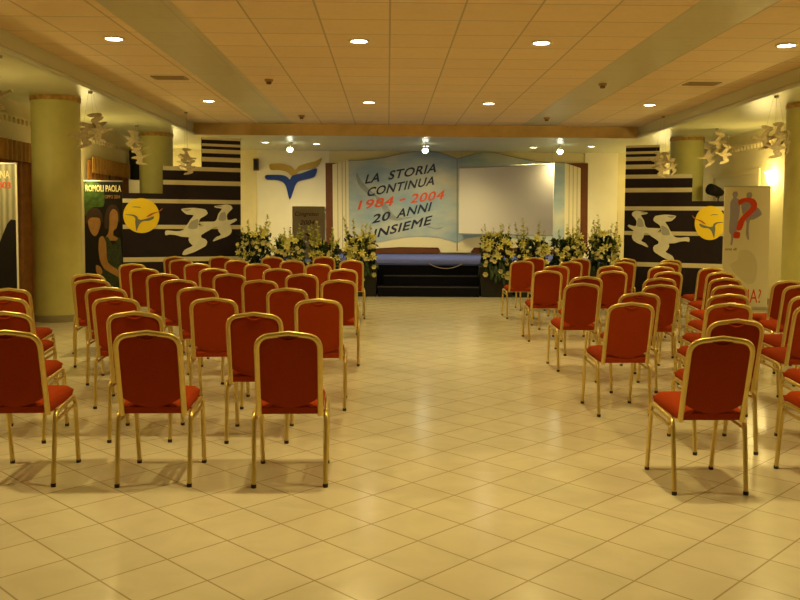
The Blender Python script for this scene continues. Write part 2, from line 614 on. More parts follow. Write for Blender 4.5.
for xx, lab in ((-2.38, 'glowing bulb spotlight hanging by the gold and blue emblem'),
                (0.90, 'glowing bulb spotlight hanging over the book lettering'),
                (4.18, 'glowing bulb spotlight hanging by the right book edge')):
    t = thing('stage_spotlight', lab, 'spotlight', (xx, 21.0, ZS), 0, 'bulb spotlights over the stage')
    bm = bmesh.new()
    lathe(bm, [(0, 0), (.06, 0), (.06, -.02), (.018, -.03), (.018, -.07), (.05, -.09), (.06, -.12), (0, -.12)], 20)
    obj('lamp_holder', bm, M['lamp_trim'], t, 50)
    bm = bmesh.new()
    lathe(bm, [(0.03, -.12), (.06, -.13), (.075, -.165), (.06, -.205), (.03, -.225), (0, -.23)], 20)
    obj('bulb', bm, M['bulb_glow'], t, True)
    spot(t, (0, 0, -.25), E_BULB, COOL, 2.4, 1.0, .08, (R(28), 0, 0))


def sconce(x, y, z, side, label):
    t = thing('wall_sconce', label, 'wall light', (x, y, z), 0, 'wall sconces along the side walls')
    bm = bmesh.new()
    box(bm, min(0, side * .03), -.06, -.12, max(0, side * .03), .06, .10, .008)
    obj('back_plate', bm, M['gilt'], t)
    bm = bmesh.new()
    seg = 12
    rings = []
    for rr, zz in ((.05, -.13), (.10, -.08), (.14, .02), (.16, .14), (.15, .14), (.12, .02), (.06, -.09)):
        rings.append([bm.verts.new((side * (.02 + rr * .9 * math.sin(math.pi * k / seg)), rr * math.cos(math.pi * k / seg), zz)) for k in range(seg + 1)])
    for a, b in zip(rings, rings[1:]):
        for k in range(seg):
            bm.faces.new((a[k], a[k + 1], b[k + 1], b[k]))
    obj('glass_shade', bm, M['scon_glow'], t, True)
    point(t, (side * .32, 0, .02), E_SCON, SCON, .18)


for yy, q in ((5.2, 'outside the view beside the nearest chairs'), (11.0, 'outside the view beside the middle chairs'),
              (16.1, 'hidden behind the nearest left column'), (22.4, 'in the corner beyond the left striped screen')):
    sconce(XL, yy, 2.42, 1, 'glowing half-bowl sconce on the left wall, ' + q)
for yy, q in ((5.2, 'outside the view beside the nearest chairs'), (11.0, 'outside the view beside the middle chairs'),
              (16.4, 'lit beside the question-mark banner'), (22.3, 'in the corner beyond the right striped screen')):
    sconce(XR, yy, 2.42, -1, 'glowing half-bowl sconce on the right wall, ' + q)

# detectors and vents
for x, y, lab in ((-1.80, 13.1, 'smoke detector on the ceiling, nearer of the two on the left'), (-1.76, 17.6, 'smoke detector on the ceiling, farther of the two on the left'),
                  (3.26, 13.2, 'smoke detector on the ceiling, nearer of the two on the right'), (3.22, 17.6, 'smoke detector on the ceiling, farther of the two on the right')):
    t = thing('smoke_detector', lab, 'smoke detector', (x, y, ZC), 0, 'smoke detectors on the tiled ceiling')
    bm = bmesh.new()
    lathe(bm, [(0, 0), (.065, 0), (.065, -.02), (.05, -.035), (0, -.035)], 20)
    obj('base', bm, M['detector'], t, 40)
    bm = bmesh.new()
    lathe(bm, [(.038, -.034), (.04, -.06), (.03, -.07), (0, -.07)], 20)
    obj('sensor_head', bm, M['fixture_brown'], t, 40)
for x, y, lab in ((-3.26, 13.0, 'rectangular air vent in the left part of the ceiling'), (4.74, 13.1, 'rectangular air vent in the right part of the ceiling')):
    t = thing('air_vent', lab, 'air vent', (x, y, ZC), 0, 'air vents in the ceiling')
    bm = bmesh.new()
    for a in ((-.25, -.15, .25, -.12), (-.25, .12, .25, .15), (-.25, -.12, -.22, .12), (.22, -.12, .25, .12)):
        box(bm, a[0], a[1], -.012, a[2], a[3], 0)
    obj('frame', bm, M['vent'], t)
    bm = bmesh.new()
    for k in range(6):
        y0 = -.11 + k * .04
        box(bm, -.22, y0, -.008, .22, y0 + .014, 0)
    obj('louvres', bm, M['detector'], t)


# ------------------------------------------------------------------ chairs
def chair_proto():
    t = thing('banquet_chair', '', 'chair')
    # seat cushion: crowned top, rounded sides, waterfall front
    bm = bmesh.new()
    nx, ny = 12, 12
    y0, y1, hw = -.222, .275, .200

    def half(v):
        return hw * (1 - 0.05 * max(0, (v - .82) / .18) ** 2 - 0.03 * max(0, (.12 - v) / .12))
    top, bot = [], []
    for j in range(ny + 1):
        v = j / ny
        y = y0 + (y1 - y0) * v
        rt, rb = [], []
        for i in range(nx + 1):
            u = -1 + 2 * i / nx
            eu = 1 - abs(u) ** 9
            ev = 1 - abs(2 * v - 1) ** 10
            z = .480 + .006 * v + .036 * (max(0, eu) ** .45) * (max(0, ev) ** .45) + .006 * (1 - u * u) * math.sin(math.pi * v)
            xx = u * half(v)
            rt.append(bm.verts.new((xx, y, z)))
            rb.append(bm.verts.new((xx * .96, y0 + .01 + (y1 - y0 - .02) * v, .440 + .010 * v)))
        top.append(rt)
        bot.append(rb)
    for j in range(ny):
        for i in range(nx):
            bm.faces.new((top[j][i], top[j][i + 1], top[j + 1][i + 1], top[j + 1][i]))
            bm.faces.new((bot[j][i], bot[j + 1][i], bot[j + 1][i + 1], bot[j][i + 1]))
    for i in range(nx):
        bm.faces.new((top[0][i], bot[0][i], bot[0][i + 1], top[0][i + 1]))
        bm.faces.new((top[ny][i], top[ny][i + 1], bot[ny][i + 1], bot[ny][i]))
    for j in range(ny):
        bm.faces.new((top[j][0], top[j + 1][0], bot[j + 1][0], bot[j][0]))
        bm.faces.new((top[j][nx], bot[j][nx], bot[j + 1][nx], top[j + 1][nx]))
    obj('seat', bm, M['red_seat'], t, 60)

    def yb(z):
        return -.205 - (z - .43) / .51 * .135

    # back frame: inverted U of gold tube
    pts = [(-.181, yb(.43), .43), (-.182, yb(.92), .914), (0, yb(.938), .938), (.182, yb(.92), .914), (.181, yb(.43), .43)]
    left = fillet([pts[0], pts[1], pts[2]], .075, 7)
    right = [Vector((-p.x, p.y, p.z)) for p in reversed(left[:-1])]
    bm = bmesh.new()
    tube(bm, left + right, .0175, 10, .0125)
    obj('back_frame', bm, M['gold'], t, 50)
    # upholstered back inside the frame
    bm = bmesh.new()
    nv, nu = 16, 12
    zt = .931
    gf, gb = [], []
    for j in range(nv + 1):
        v = j / nv
        r1, r2 = [], []
        for i in range(nu + 1):
            u = -1 + 2 * i / nu
            zb = .480 + .064 * abs(u) ** 2.0
            ztop = zt - .024 * abs(u) - (.055 * max(0, (abs(u) - .7) / .3) ** 2.2)
            z = zb + (ztop - zb) * v
            xw = .177 + .003 * (z - .43) / .49
            bul = (max(0, 1 - abs(u) ** 4) ** .5) * (max(0, 1 - abs(2 * v - 1) ** 6) ** .5)
            r1.append(bm.verts.new((u * xw, yb(z) + .008 + .034 * bul, z)))
            r2.append(bm.verts.new((u * xw, yb(z) - .006 - .006 * bul, z)))
        gf.append(r1)
        gb.append(r2)
    for j in range(nv):
        for i in range(nu):
            bm.faces.new((gf[j][i], gf[j][i + 1], gf[j + 1][i + 1], gf[j + 1][i]))
            bm.faces.new((gb[j][i], gb[j + 1][i], gb[j + 1][i + 1], gb[j][i + 1]))
    for i in range(nu):
        bm.faces.new((gf[0][i], gb[0][i], gb[0][i + 1], gf[0][i + 1]))
        bm.faces.new((gf[nv][i], gf[nv][i + 1], gb[nv][i + 1], gb[nv][i]))
    for j in range(nv):
        bm.faces.new((gf[j][0], gf[j + 1][0], gb[j + 1][0], gb[j][0]))
        bm.faces.new((gf[j][nu], gb[j][nu], gb[j + 1][nu], gf[j + 1][nu]))
    b = obj('backrest', bm, M['red'], t, 60)
    # curved finger grip stitched under the top rail
    bm = bmesh.new()
    gp = []
    for k in range(11):
        u = -1 + 2 * k / 10
        z = .898 + .020 * u * u
        gp.append((u * .055, yb(z) - .0135, z))
    tube(bm, gp, [.003 + .004 * (1 - (-1 + .2 * k) ** 2) for k in range(11)], 6)
    obj('finger_grip', bm, M['red'], b, True)
    for sx in (-1, 1):
        # rear leg runs up and bends into the seat rail
        full = fillet([(sx * .212, -.225, .012), (sx * .214, -.175, .432), (sx * .213, .215, .456), (sx * .209, .290, .012)], .055, 6)
        ir = next(i for i, p in enumerate(full) if p.y > -.15)
        jf = max(i for i, p in enumerate(full) if p.y < .185)
        bm = bmesh.new()
        tube(bm, full[:ir + 1], .0145, 8)
        leg = obj('leg', bm, M['gold'], t, 50)
        bm = bmesh.new()
        lathe(bm, [(0, 0), (.0155, 0), (.0155, .022), (0, .022)], 10, (sx * .212, -.225, 0))
        obj('foot_cap', bm, M['cap'], leg, 40)
        bm = bmesh.new()
        tube(bm, full[jf:], .0145, 8)
        leg = obj('leg', bm, M['gold'], t, 50)
        bm = bmesh.new()
        lathe(bm, [(0, 0), (.0155, 0), (.0155, .022), (0, .022)], 10, (sx * .209, .290, 0))
        obj('foot_cap', bm, M['cap'], leg, 40)
        bm = bmesh.new()
        tube(bm, full[ir:jf + 1], .0142, 8)
        obj('side_rail', bm, M['gold'], t, 50)
        bm = bmesh.new()
        tube(bm, [(sx * .2135, -.183, .380), (sx * .212, .0, .390), (sx * .2125, .228, .400)], .010, 8)
        obj('brace', bm, M['gold'], t, 50)
    for yy, zz in ((-.10, .433), (.17, .448)):
        bm = bmesh.new()
        tube(bm, [(-.212, yy, zz), (.212, yy, zz)], .010, 8)
        obj('seat_bearer', bm, M['gold'], t, 50)
    return t


LEFT = [
    [(-2.18, 4.92), (-1.38, 4.93), (-0.57, 4.93)],
    [(-2.63, 5.91), (-1.75, 5.95), (-0.92, 5.93)],
    [(-3.11, 6.99), (-2.22, 7.03), (-1.42, 7.02), (-0.56, 6.98)],
    [(-3.44, 7.84), (-2.63, 8.04), (-1.79, 8.1), (-0.94, 8.05)],
    [(-3.1, 9.03), (-2.2, 9.08), (-1.35, 9.09), (-0.52, 9.17)],
    [(-3.44, 9.91), (-2.61, 10.0), (-1.85, 10.06), (-1.01, 10.12)],
    [(-3.12, 11.05), (-2.25, 11.14), (-1.43, 11.19), (-0.58, 11.19)],
    [(-3.61, 12.19), (-2.73, 12.35), (-1.87, 12.37), (-1.0, 12.39)],
    [(-3.22, 13.45), (-2.34, 13.37), (-1.48, 13.35), (-0.57, 13.6)],
    [(-3.57, 14.48), (-2.83, 14.59), (-1.96, 14.64), (-1.1, 14.84)],
]
RIGHT = [
    [(1.9, 4.81), (2.76, 4.84)],
    [(2.33, 5.67), (3.14, 5.69)],
    [(1.95, 6.81), (2.74, 6.81), (3.43, 6.76)],
    [(2.3, 7.77), (3.08, 7.68), (3.79, 7.61)],
    [(2.03, 8.89), (2.81, 8.77), (3.52, 8.75), (4.29, 8.81)],
    [(2.32, 9.96), (3.13, 9.8), (3.9, 9.83), (4.48, 9.49)],
    [(2.08, 11.11), (2.94, 11.13), (3.64, 11.06), (4.31, 11.02)],
    [(2.44, 12.36), (3.23, 12.37), (3.94, 12.27), (4.58, 12.06)],
    [(2.16, 13.73), (2.91, 13.6), (3.74, 13.54), (4.43, 13.47)],
    [(2.57, 14.98), (3.3, 14.7), (4.1, 14.73), (4.78, 14.42)],
]
ordn = ['nearest', 'second-nearest', 'third-nearest', 'fourth-nearest', 'fifth-nearest', 'sixth-nearest', 'seventh-nearest', 'eighth-nearest', 'ninth-nearest', 'front']
seatn = ['at the aisle', 'second from the aisle', 'third from the aisle', 'fourth from the aisle']
proto = chair_proto()
first = True
for side, rows in (('left', LEFT), ('right', RIGHT)):
    for ri, row in enumerate(rows):
        order = list(reversed(row)) if side == 'left' else row
        for ci, (x, y) in enumerate(order):
            if ri == 9:
                rn = 'row closest to the stage'
            else:
                rn = '%s row' % ordn[ri]
            lab = 'red gold-framed chair, %s block, %s, %s' % (side, rn, seatn[ci])
            rz = R(random.uniform(-1.5, 1.5)) + (R(1.5) if side == 'right' else R(3.0))
            loc = (x - .34 * math.sin(rz), y + .34 * math.cos(rz), 0)
            grp = 'red banquet chairs in the %s block' % side
            if first:
                first = False
                proto.location, proto.rotation_euler = loc, (0, 0, rz)
                proto['label'], proto['group'] = lab, grp
            else:
                dup(proto, loc, rz, lab, grp)

# ------------------------------------------------------------------ stage and steps
t = thing('stage', 'low stage with blue carpet top and black skirt at the far end', 'stage', (0.9, 18.45, 0))
obj('skirt', bxm(-3.85, 0, 0, 4.05, 4.95, .615), M['skirt'], t)
obj('carpet', bxm(-3.85, -.02, .615, 4.07, 4.95, .65), M['carpet_blue'], t)
t = thing('stage_steps', 'two dark carpeted steps leading up to the stage', 'steps', (0.85, 17.68, 0))
obj('step', bxm(-1.05, 0, 0, 1.05, .76, .205), M['skirt'], t)
obj('step', bxm(-.93, .38, .205, 1.05, .76, .41), M['skirt'], t)
bm = bmesh.new()
box(bm, -1.05, -.006, .190, 1.05, .03, .212)
obj('nosing', bm, M['step_edge'], t)
bm = bmesh.new()
box(bm, -.93, .374, .395, 1.05, .41, .417)
obj('nosing', bm, M['step_edge'], t)
bm = bmesh.new()
cp = []
for k in range(17):
    u = -1 + k / 8
    cp.append((1.25 + u * .35, 18.42, .648 - .10 * (1 - u * u)))
tube(bm, cp, .008, 6)
tag(obj('cable', bm, M['cable'], None, True), 'thin pale cable drooping over the stage front above the steps', 'cable')


# ------------------------------------------------------------------ painted book mural on the far wall
def BK(x, y):                 # drawing units of the mural board -> metres on the wall (X, Z)
    return (-10.6055 + 0.0271828 * x + 0.000303 * y, 7.44632 + 0.000198 * x - 0.0270677 * y)


def bk(pts):
    return [(a, min(b, ZS - .012)) for a, b in (BK(*p) for p in pts)]


YB = YF - .02
t = thing('book_mural', 'large open-book mural with blue pages and slanted lettering', 'mural', (0, 0, 0))
cover = [(326, 163), (334, 163), (334, 244), (440, 244), (445, 252), (456.5, 252), (468, 252), (472, 244), (581, 244), (581, 163), (588, 163), (588, 260), (326, 260)]
obj('cover', pr(bk([(326, 163), (588, 163), (588, 253), (472, 253), (470, 250), (441, 250), (439, 253), (326, 253)]), .03, at=(0, YB, 0)), M['book_brown'], t)
pagesL = [(333, 164.5), (349, 160), (457, 160), (457, 252.5), (441, 252.5), (438, 247.5), (400, 247), (360, 249), (333, 251)]
pagesR = [(457, 160), (565, 163), (580.5, 168), (580.5, 251), (520, 248), (474, 247.5), (470, 252.5), (457, 252.5)]
obj('page_edges', pr(bk(pagesL), .05, at=(0, YB, 0)), M['book_cream'], t)
obj('page_edges', pr(bk(pagesR), .05, at=(0, YB, 0)), M['book_cream'], t)
for xx, ya in ((338, 163), (342.5, 162), (346, 161)):
    obj('page_line', pr(bk([(xx - .25, ya), (xx + .25, ya), (xx + .25, 249), (xx - .25, 249)]), .053, at=(0, YB, 0)), M['line'], t)
for xx, ya in ((569, 164.5), (573, 166), (577, 167)):
    obj('page_line', pr(bk([(xx - .25, ya), (xx + .25, ya), (xx + .25, 249), (xx - .25, 249)]), .053, at=(0, YB, 0)), M['line'], t)
topL = [(349, 160.5), (360, 160.5), (372, 159.5), (388, 157), (402, 153.6), (414, 151.8), (426, 151.2), (437, 152.2), (447, 155), (457, 159)]
botL = [(457, 243), (450, 240.5), (440, 238), (428, 236.6), (416, 236.3), (404, 237.2), (392, 239.3), (376, 242.6), (362, 245), (349, 246)]
topR = [(457, 159), (464, 157), (474, 154), (484, 152.3), (494, 152.8), (508, 156), (522, 159), (536, 161.5), (550, 162.6), (564.5, 163)]
botR = [(564.5, 247), (550, 245), (535, 242), (520, 239), (505, 236.8), (490, 236), (478, 236.6), (468, 238), (462, 240), (457, 243)]
obj('page', pr(bk(topL + botL), .062, at=(0, YB, 0)), M['page'], t)
obj('page', pr(bk(topR + botR), .062, at=(0, YB, 0)), M['page'], t)
obj('spine_line', pr(bk([(456.6, 159), (457.4, 159), (457.4, 251), (456.6, 251)]), .066, at=(0, YB, 0)), M['line'], t)
obj('outline', pr(bk([(p[0], p[1] - .5) for p in topL] + [(p[0], p[1] + .25) for p in reversed(topL)]), .064, at=(0, YB, 0)), M['line'], t)
obj('outline', pr(bk([(p[0], p[1] - .5) for p in topR] + [(p[0], p[1] + .25) for p in reversed(topR)]), .064, at=(0, YB, 0)), M['line'], t)
M['feather'] = mat('grey_feather_print', (0.27, 0.30, 0.29), 0.6, noise=0.2, nscale=8)  # grey gull and feather silhouettes printed on the left book page
obj('gull_silhouette', pr(smooth_outline(bk([(357, 172), (360, 178), (368, 188), (376, 195), (372, 196), (362, 189), (357, 180)])), .0635, at=(0, YB, 0)), M['feather'], t)
obj('gull_silhouette', pr(smooth_outline(bk([(374, 194), (384, 201), (392, 213), (398, 217), (412, 217), (398, 220.5), (388, 218), (381, 206)])), .0635, at=(0, YB, 0)), M['feather'], t)
obj('gull_silhouette', pr(smooth_outline(bk([(424, 225), (436, 228), (444, 226.5), (436, 229.5)])), .0635, at=(0, YB, 0)), M['feather'], t)


def mural_line(body, x0, y0, x1, y1, cap, m):
    a, b = BK(x0, y0), BK(x1, y1)
    wd = (b[0] - a[0])
    rise = (b[1] - a[1]) / wd
    text_obj('lettering', body, m, t, (a[0], YB - .062, a[1]), wd - cap * .0268 * .28, cap * .0268, shear=.28, rise=rise, bold=.020, thick=.008, spacing=1.08)


def mural_words(words, x0, y0, x1, y1, cap, m):
    for body, a, b in words:
        k = (y1 - y0) / (x1 - x0)
        mural_line(body, a, y0 + k * (a - x0), b, y0 + k * (b - x0), cap, m)


mural_words((('LA', 365.0, 382.0), ('STORIA', 388.0, 438.5)), 365.0, 183.8, 438.5, 171.6, 9.4, M['navy'])
mural_words((('CONTINUA', 366.3, 436.5),), 366.3, 196.8, 436.5, 184.2, 9.3, M['navy'])
mural_words((('1984', 357.5, 395.0), ('2004', 410.0, 445.5)), 357.5, 209.8, 445.5, 198.8, 9.6, M['letter_red'])
a, b = BK(399.5, 201.0), BK(405.5, 199.6)
obj('lettering', pr([a, b, (b[0], b[1] + .05), (a[0], a[1] + .05)], .008, at=(0, YB - .062, 0)), M['letter_red'], t)
mural_words((('20', 371.5, 391.5), ('ANNI', 396.0, 432.0)), 371.5, 223.6, 432, 210.4, 9.4, M['navy'])
mural_words((('INSIEME', 372.5, 432.5),), 372.5, 238.4, 432.5, 223.8, 9.6, M['navy'])

# projection screen, hung at an angle to the wall
p0, p1 = Vector((1.92, 23.15, 0)), Vector((4.09, 21.25, 0))
ux = (p1 - p0).normalized()
L = (p1 - p0).length
t = thing('projection_screen', 'blank white projection screen hung in front of the right book page', 'screen', (p0.x, p0.y, 1.20))
obj('cloth', pr([(0, .03), (L, .03), (L, 1.77), (0, 1.77)], .012, ux=ux), M['screen'], t)
bm = bmesh.new()
n = Vector((ux.y, -ux.x, 0))
tube(bm, [Vector((0, 0, .02)) - n * -.005, ux * L + Vector((0, 0, .02)) - n * -.005], .016, 8)
obj('bottom_bar', bm, M['screen_edge'], t, True)
bm = bmesh.new()
tube(bm, [Vector((0, 0, 1.78)), ux * L + Vector((0, 0, 1.78))], .022, 10)
obj('top_bar', bm, M['screen_edge'], t, True)
bm = bmesh.new()
for s in (.06, L - .06):
    q = ux * s
    tube(bm, [(q.x, q.y, 1.78), (q.x, q.y, ZS - 1.20)], .003, 5)
obj('hanging_wire', bm, M['wire'], t)

# emblem on the pale wall panel
t = thing('wall_emblem', 'gold and blue winged emblem on the white far wall', 'emblem', (0, 0, 0))
gold = [(270.4, 166), (272, 164), (284, 164), (292, 166.5), (296, 170), (300, 166), (309, 163), (316, 161.5), (322.6, 158), (319.5, 165), (313, 168.5), (300, 171), (296, 176), (292, 175.5), (288, 172), (280, 170), (272, 170)]
blue = [(266, 177), (268, 175), (283, 175), (288, 177), (290.5, 179.5), (293.5, 175.5), (303, 173), (317.3, 168.3), (315.5, 176), (310, 178.5), (299.5, 181), (295.5, 186), (290.3, 199.5), (287, 187), (283.5, 182), (277, 180), (268, 179.5)]
obj('upper_wing', pr(smooth_outline(bk(gold), 1), .05, at=(0, YF - .04, 0)), M['emb_gold'], t)
obj('lower_wing', pr(smooth_outline(bk(blue), 1), .06, at=(0, YF - .04, 0)), M['emb_blue'], t)
# small box on the far wall
t = thing('wall_box', 'small brown box fixed high on the far wall by the left panel', 'wall fixture', (-3.56, YF, 3.04))
obj('housing', bxm(-.07, -.12, -.16, .07, 0, .16, .01), M['fixture_brown'], t)
obj('front_grille', bxm(-.055, -.128, -.13, .055, -.12, .13), M['mesh_grille'], t)

# lectern
t = thing('lectern', 'taupe lectern with dark script lettering on the stage', 'lectern', (-1.88, 20.5, .65))
obj('front_panel', bxm(-.385, -.03, 0, .385, 0, 1.24, .006), M['lectern'], t)
bm = bmesh.new()
box(bm, -.385, 0, 0, -.355, .34, 1.10)
obj('side_panel', bm, M['lectern'], t)
obj('side_panel', bxm(.355, 0, 0, .385, .34, 1.10), M['lectern'], t)
obj('shelf', bxm(-.355, 0, .55, .355, .40, .575), M['lectern'], t)
bm = bmesh.new()
vs = box(bm, -.385, 0, 1.10, .385, .46, 1.125)
for v in vs:
    v.co.z += (.02 if v.co.y > .2 else .10)
obj('reading_top', bm, M['lectern'], t)
text_obj('lettering', 'Congresso', M['lect_ink'], t, (-.345, -.03, .98), .56, .13, shear=.35, bold=.01, thick=.004)
text_obj('lettering', '2004', M['lect_ink'], t, (-.215, -.03, .80), .34, .11, shear=.35, bold=.012, thick=.004)
wv = smooth_outline([(-.12, .58), (-.02, .60), (.02, .57), (.10, .59), (.03, .54), (-.01, .50), (-.04, .56)], 2)
obj('lectern_mark', pr(wv, .004, at=(0, -.03, 0)), M['lect_ink'], t)
text_obj('lettering', '1984', M['lect_ink'], t, (-.10, -.03, .42), .24, .08, shear=.3, thick=.004)


# ------------------------------------------------------------------ striped stage screens with gull cut-outs
GULL_BIG = [(30, 350), (36, 328), (60, 324), (120, 330), (170, 328), (205, 310), (232, 270), (262, 222), (288, 184), (225, 175), (178, 132), (215, 120), (290, 115), (360, 122), (400, 132), (418, 165),
            (395, 188), (350, 215), (335, 255), (340, 290), (400, 278), (472, 288), (440, 318), (400, 340), (358, 368), (362, 392), (395, 405), (412, 430), (400, 465), (360, 490), (290, 525), (210, 550), (185, 545),
            (205, 505), (255, 480), (280, 465), (255, 440), (242, 410), (245, 388), (180, 382), (130, 368), (70, 362), (36, 368)]
GULL_SMALL = [(345, 245), (420, 242), (480, 240), (505, 220), (520, 170), (553, 122), (500, 112), (482, 98), (540, 88), (600, 80), (640, 92), (652, 118), (620, 150), (600, 180), (605, 222), (640, 224), (680, 212),
              (695, 225), (670, 245), (630, 268), (640, 300), (645, 330), (630, 360), (590, 385), (530, 405), (475, 425), (472, 415), (500, 385), (543, 365), (520, 330), (515, 295), (480, 290), (400, 283), (345, 262)]


def GL(x, y):            # drawing units of the gull cut-outs -> metres on the screen
    return ((160 + x / 9.225 - 122) / 48.0, 1.6 + (217.3 - 195 - y / 9.225) / 48.0)


def striped_screen(name_lab, base, ux, mirror, dz):
    ux = Vector(ux).normalized()
    t = thing('striped_screen', name_lab, 'stage screen', base, math.atan2(ux.y, ux.x), 'dark striped screens beside the stage')
    W = 2.45

    def U(u):
        return (W - u) * .85 if mirror else u

    def poly(pts):
        q = [(U(a), max(0, b + dz)) for a, b in pts]
        return q[::-1] if mirror else q
    obj('panel', pr(poly([(0, 0), (W, 0), (W, 3.28), (1.63, 3.28), (1.63, 2.66), (.83, 2.66), (.83, 2.09), (0, 2.09)]), .05), M['black_panel'], t)
    F = (0, -.05, 0)
    for u0, zc, h in ((1.63, 3.255, .045), (1.63, 3.125, .055), (1.63, 2.995, .085), (1.63, 2.825, .095), (.83, 2.615, .085),
                      (.83, 2.325, .095), (0, 1.935, .085), (0, 1.405, .085), (0, .735, .095)):
        obj('stripe', pr(poly([(u0, zc - h / 2), (W, zc - h / 2), (W, zc + h / 2), (u0, zc + h / 2)]), .004, at=F), M['cream_stripe'], t)
    # yellow disc with a winged mark
    k = 1 / 6.15 / 48.0

    def G(x, y):
        return ((x - 12) * k, 1.6 + (217.3 - 190) / 48.0 - y * k)
    cx, cz = G(128, 158)
    rad = .355
    disc = obj('yellow_disc', pr(poly([(cx + rad * math.cos(a * math.pi / 24), cz + rad * math.sin(a * math.pi / 24)) for a in range(48)]), .03, at=F), M['moon'], t)
    F2 = (0, -.08, 0)
    def G3(x, y):
        return ((116 + x / 12 - 122) / 48.0, 1.6 + (217.3 - 190 - y / 12) / 48.0)

    def mk(name, pts, th, m, par, at, it=1):
        return obj(name, pr(smooth_outline(poly(pts), it), th, at=at), m, par)
    mk('bird_mark', [G3(*p) for p in ((105, 298), (160, 295), (215, 300), (250, 320), (262, 350), (300, 355), (380, 335), (440, 315), (430, 345), (380, 368), (320, 372), (280, 400), (255, 450),
                                      (238, 490), (230, 440), (225, 380), (228, 340), (200, 315), (150, 305))], .005, M['logo_grey'], disc, F2)
    mk('bird_mark', [G3(*p) for p in ((350, 325), (390, 290), (430, 272), (490, 258), (540, 215), (525, 245), (480, 270), (430, 290), (390, 315))], .007, M['logo_red'], disc, F2)
    mk('bird_mark', [G3(*p) for p in ((190, 210), (220, 203), (270, 205), (298, 222), (260, 213))], .005, M['logo_grey'], disc, F2)
    g = mk('gull_cutout', [GL(*p) for p in GULL_BIG], .035, M['gull_white'], t, F, 2)
    mk('wing_shade', [GL(*p) for p in ((268, 240), (325, 218), (330, 250), (318, 306), (240, 306), (246, 270))], .002, M['gull_grey'], g, (0, -.085, 0))
    mk('wing_tip', [GL(*p) for p in ((190, 131), (240, 128), (270, 132), (222, 148))], .002, M['gull_grey'], g, (0, -.085, 0))
    g = mk('gull_cutout', [GL(*p) for p in GULL_SMALL], .022, M['gull_white'], t, F, 2)
    mk('wing_shade', [GL(*p) for p in ((540, 165), (580, 150), (592, 190), (585, 230), (520, 228))], .002, M['gull_grey'], g, (0, -.072, 0))
    mk('wing_tip', [GL(*p) for p in ((492, 98), (540, 93), (560, 97), (515, 106))], .002, M['gull_grey'], g, (0, -.072, 0))
    # braces behind so that it stands
    for u in (.4, 1.25, 2.05):
        bm = bmesh.new()
        tube(bm, [(U(u), .005, 1.5), (U(u), .30, 0.012)], .012, 6)
        tube(bm, [(U(u), .30, 0.012), (U(u), .0, 0.012)], .012, 6)
        obj('brace', bm, M['steel'], t)
    return t


striped_screen('dark striped screen left of the stage with yellow disc and two white gulls', (-5.41, 17.55, 0), (2.24, .98, 0), False, 0.0)
striped_screen('dark striped screen right of the stage with yellow disc and two white gulls', (5.14, 18.62, 0), (2.24, -.98, 0), True, -0.07)


# ------------------------------------------------------------------ banners
def banner(label, base, rz, W, H, face):
    t = thing('roll_up_banner', label, 'banner', base, rz, 'printed banners along the hall sides')
    obj('sheet', pr([(-W / 2, .06), (W / 2, .06), (W / 2, H), (-W / 2, H)], .012), face, t)
    obj('base_bar', bxm(-W / 2 - .01, -.09, 0, W / 2 + .01, .09, .06, .012), M['steel'], t)
    obj('top_bar', bxm(-W / 2 - .005, -.02, H - .012, W / 2 + .005, .012, H + .012, .004), M['steel'], t)
    bm = bmesh.new()
    tube(bm, [(0, .03, .05), (0, .03, H)], .010, 6)
    obj('support_pole', bm, M['steel'], t)
    return t


# left edge: pale streaked banner with dark silhouette
M['streak'] = mat('poster_streaked_print', (0.50, 0.48, 0.34), 0.5)
nt = M['streak'].node_tree
tc = nt.nodes.new('ShaderNodeTexCoord')
wv_ = nt.nodes.new('ShaderNodeTexWave')
wv_.inputs['Scale'].default_value = 4.0
wv_.inputs['Distortion'].default_value = 1.5
rp = nt.nodes.new('ShaderNodeValToRGB')
rp.color_ramp.elements[0].color = (0.24, 0.23, 0.14, 1)
rp.color_ramp.elements[1].color = (0.46, 0.44, 0.31, 1)
nt.links.new(tc.outputs['Object'], wv_.inputs['Vector'])
nt.links.new(wv_.outputs['Fac'], rp.inputs['Fac'])
nt.links.new(rp.outputs['Color'], nt.nodes['Principled BSDF'].inputs['Base Color'])
t = banner('pale streaked banner with dark silhouette at the left edge, before a brown curtain', (-5.295, 11.55, 0), R(0), .74, 2.30, M['streak'])
F = (0, -.012, 0)
obj('dark_print', pr([(-.36, .08), (.345, .08), (.345, 1.55), (.28, 1.56), (.23, 1.50), (.17, 1.36), (.12, 1.24), (.04, 1.18), (-.1, 1.15), (-.25, 1.3), (-.36, 1.35)], .003, at=F), M['poster_dark'], t)
obj('white_edge', pr([(.348, .06), (.37, .06), (.37, 2.3), (.348, 2.3)], .004, at=F), M['poster_white'], t)
text_obj('lettering', 'UNA', M['letter_cream'], t, (.085, -.012, 2.10), .195, .105, bold=.02, thick=.004)
text_obj('lettering', '2003', M['q_red'], t, (.06, -.012, 1.97), .225, .085, bold=.02, thick=.004)

# left: dark portrait banner
t = banner('dark portrait banner with a pale two-word heading, beside the left striped screen', (-5.315, 16.2, 0), R(2), .70, 2.27, M['poster_dark'])
F = (0, -.012, 0)
def sheet_outline(pts, it=2):
    return smooth_outline([(a * .82, b) for a, b in pts], it)


obj('green_print', pr(sheet_outline([(-.41, 1.62), (-.24, 1.78), (.0, 1.80), (.02, 2.05), (-.08, 2.22), (-.41, 2.22)]), .002, at=F), M['poster_green'], t)
text_obj('lettering', 'ROMOLI PAOLA', M['letter_cream'], t, (-.325, -.012, 2.07), .66, .125, bold=.025, thick=.004)
text_obj('lettering', 'OPPO 2004', M['skin_print'], t, (.03, -.012, 1.945), .28, .065, bold=.01, thick=.004)
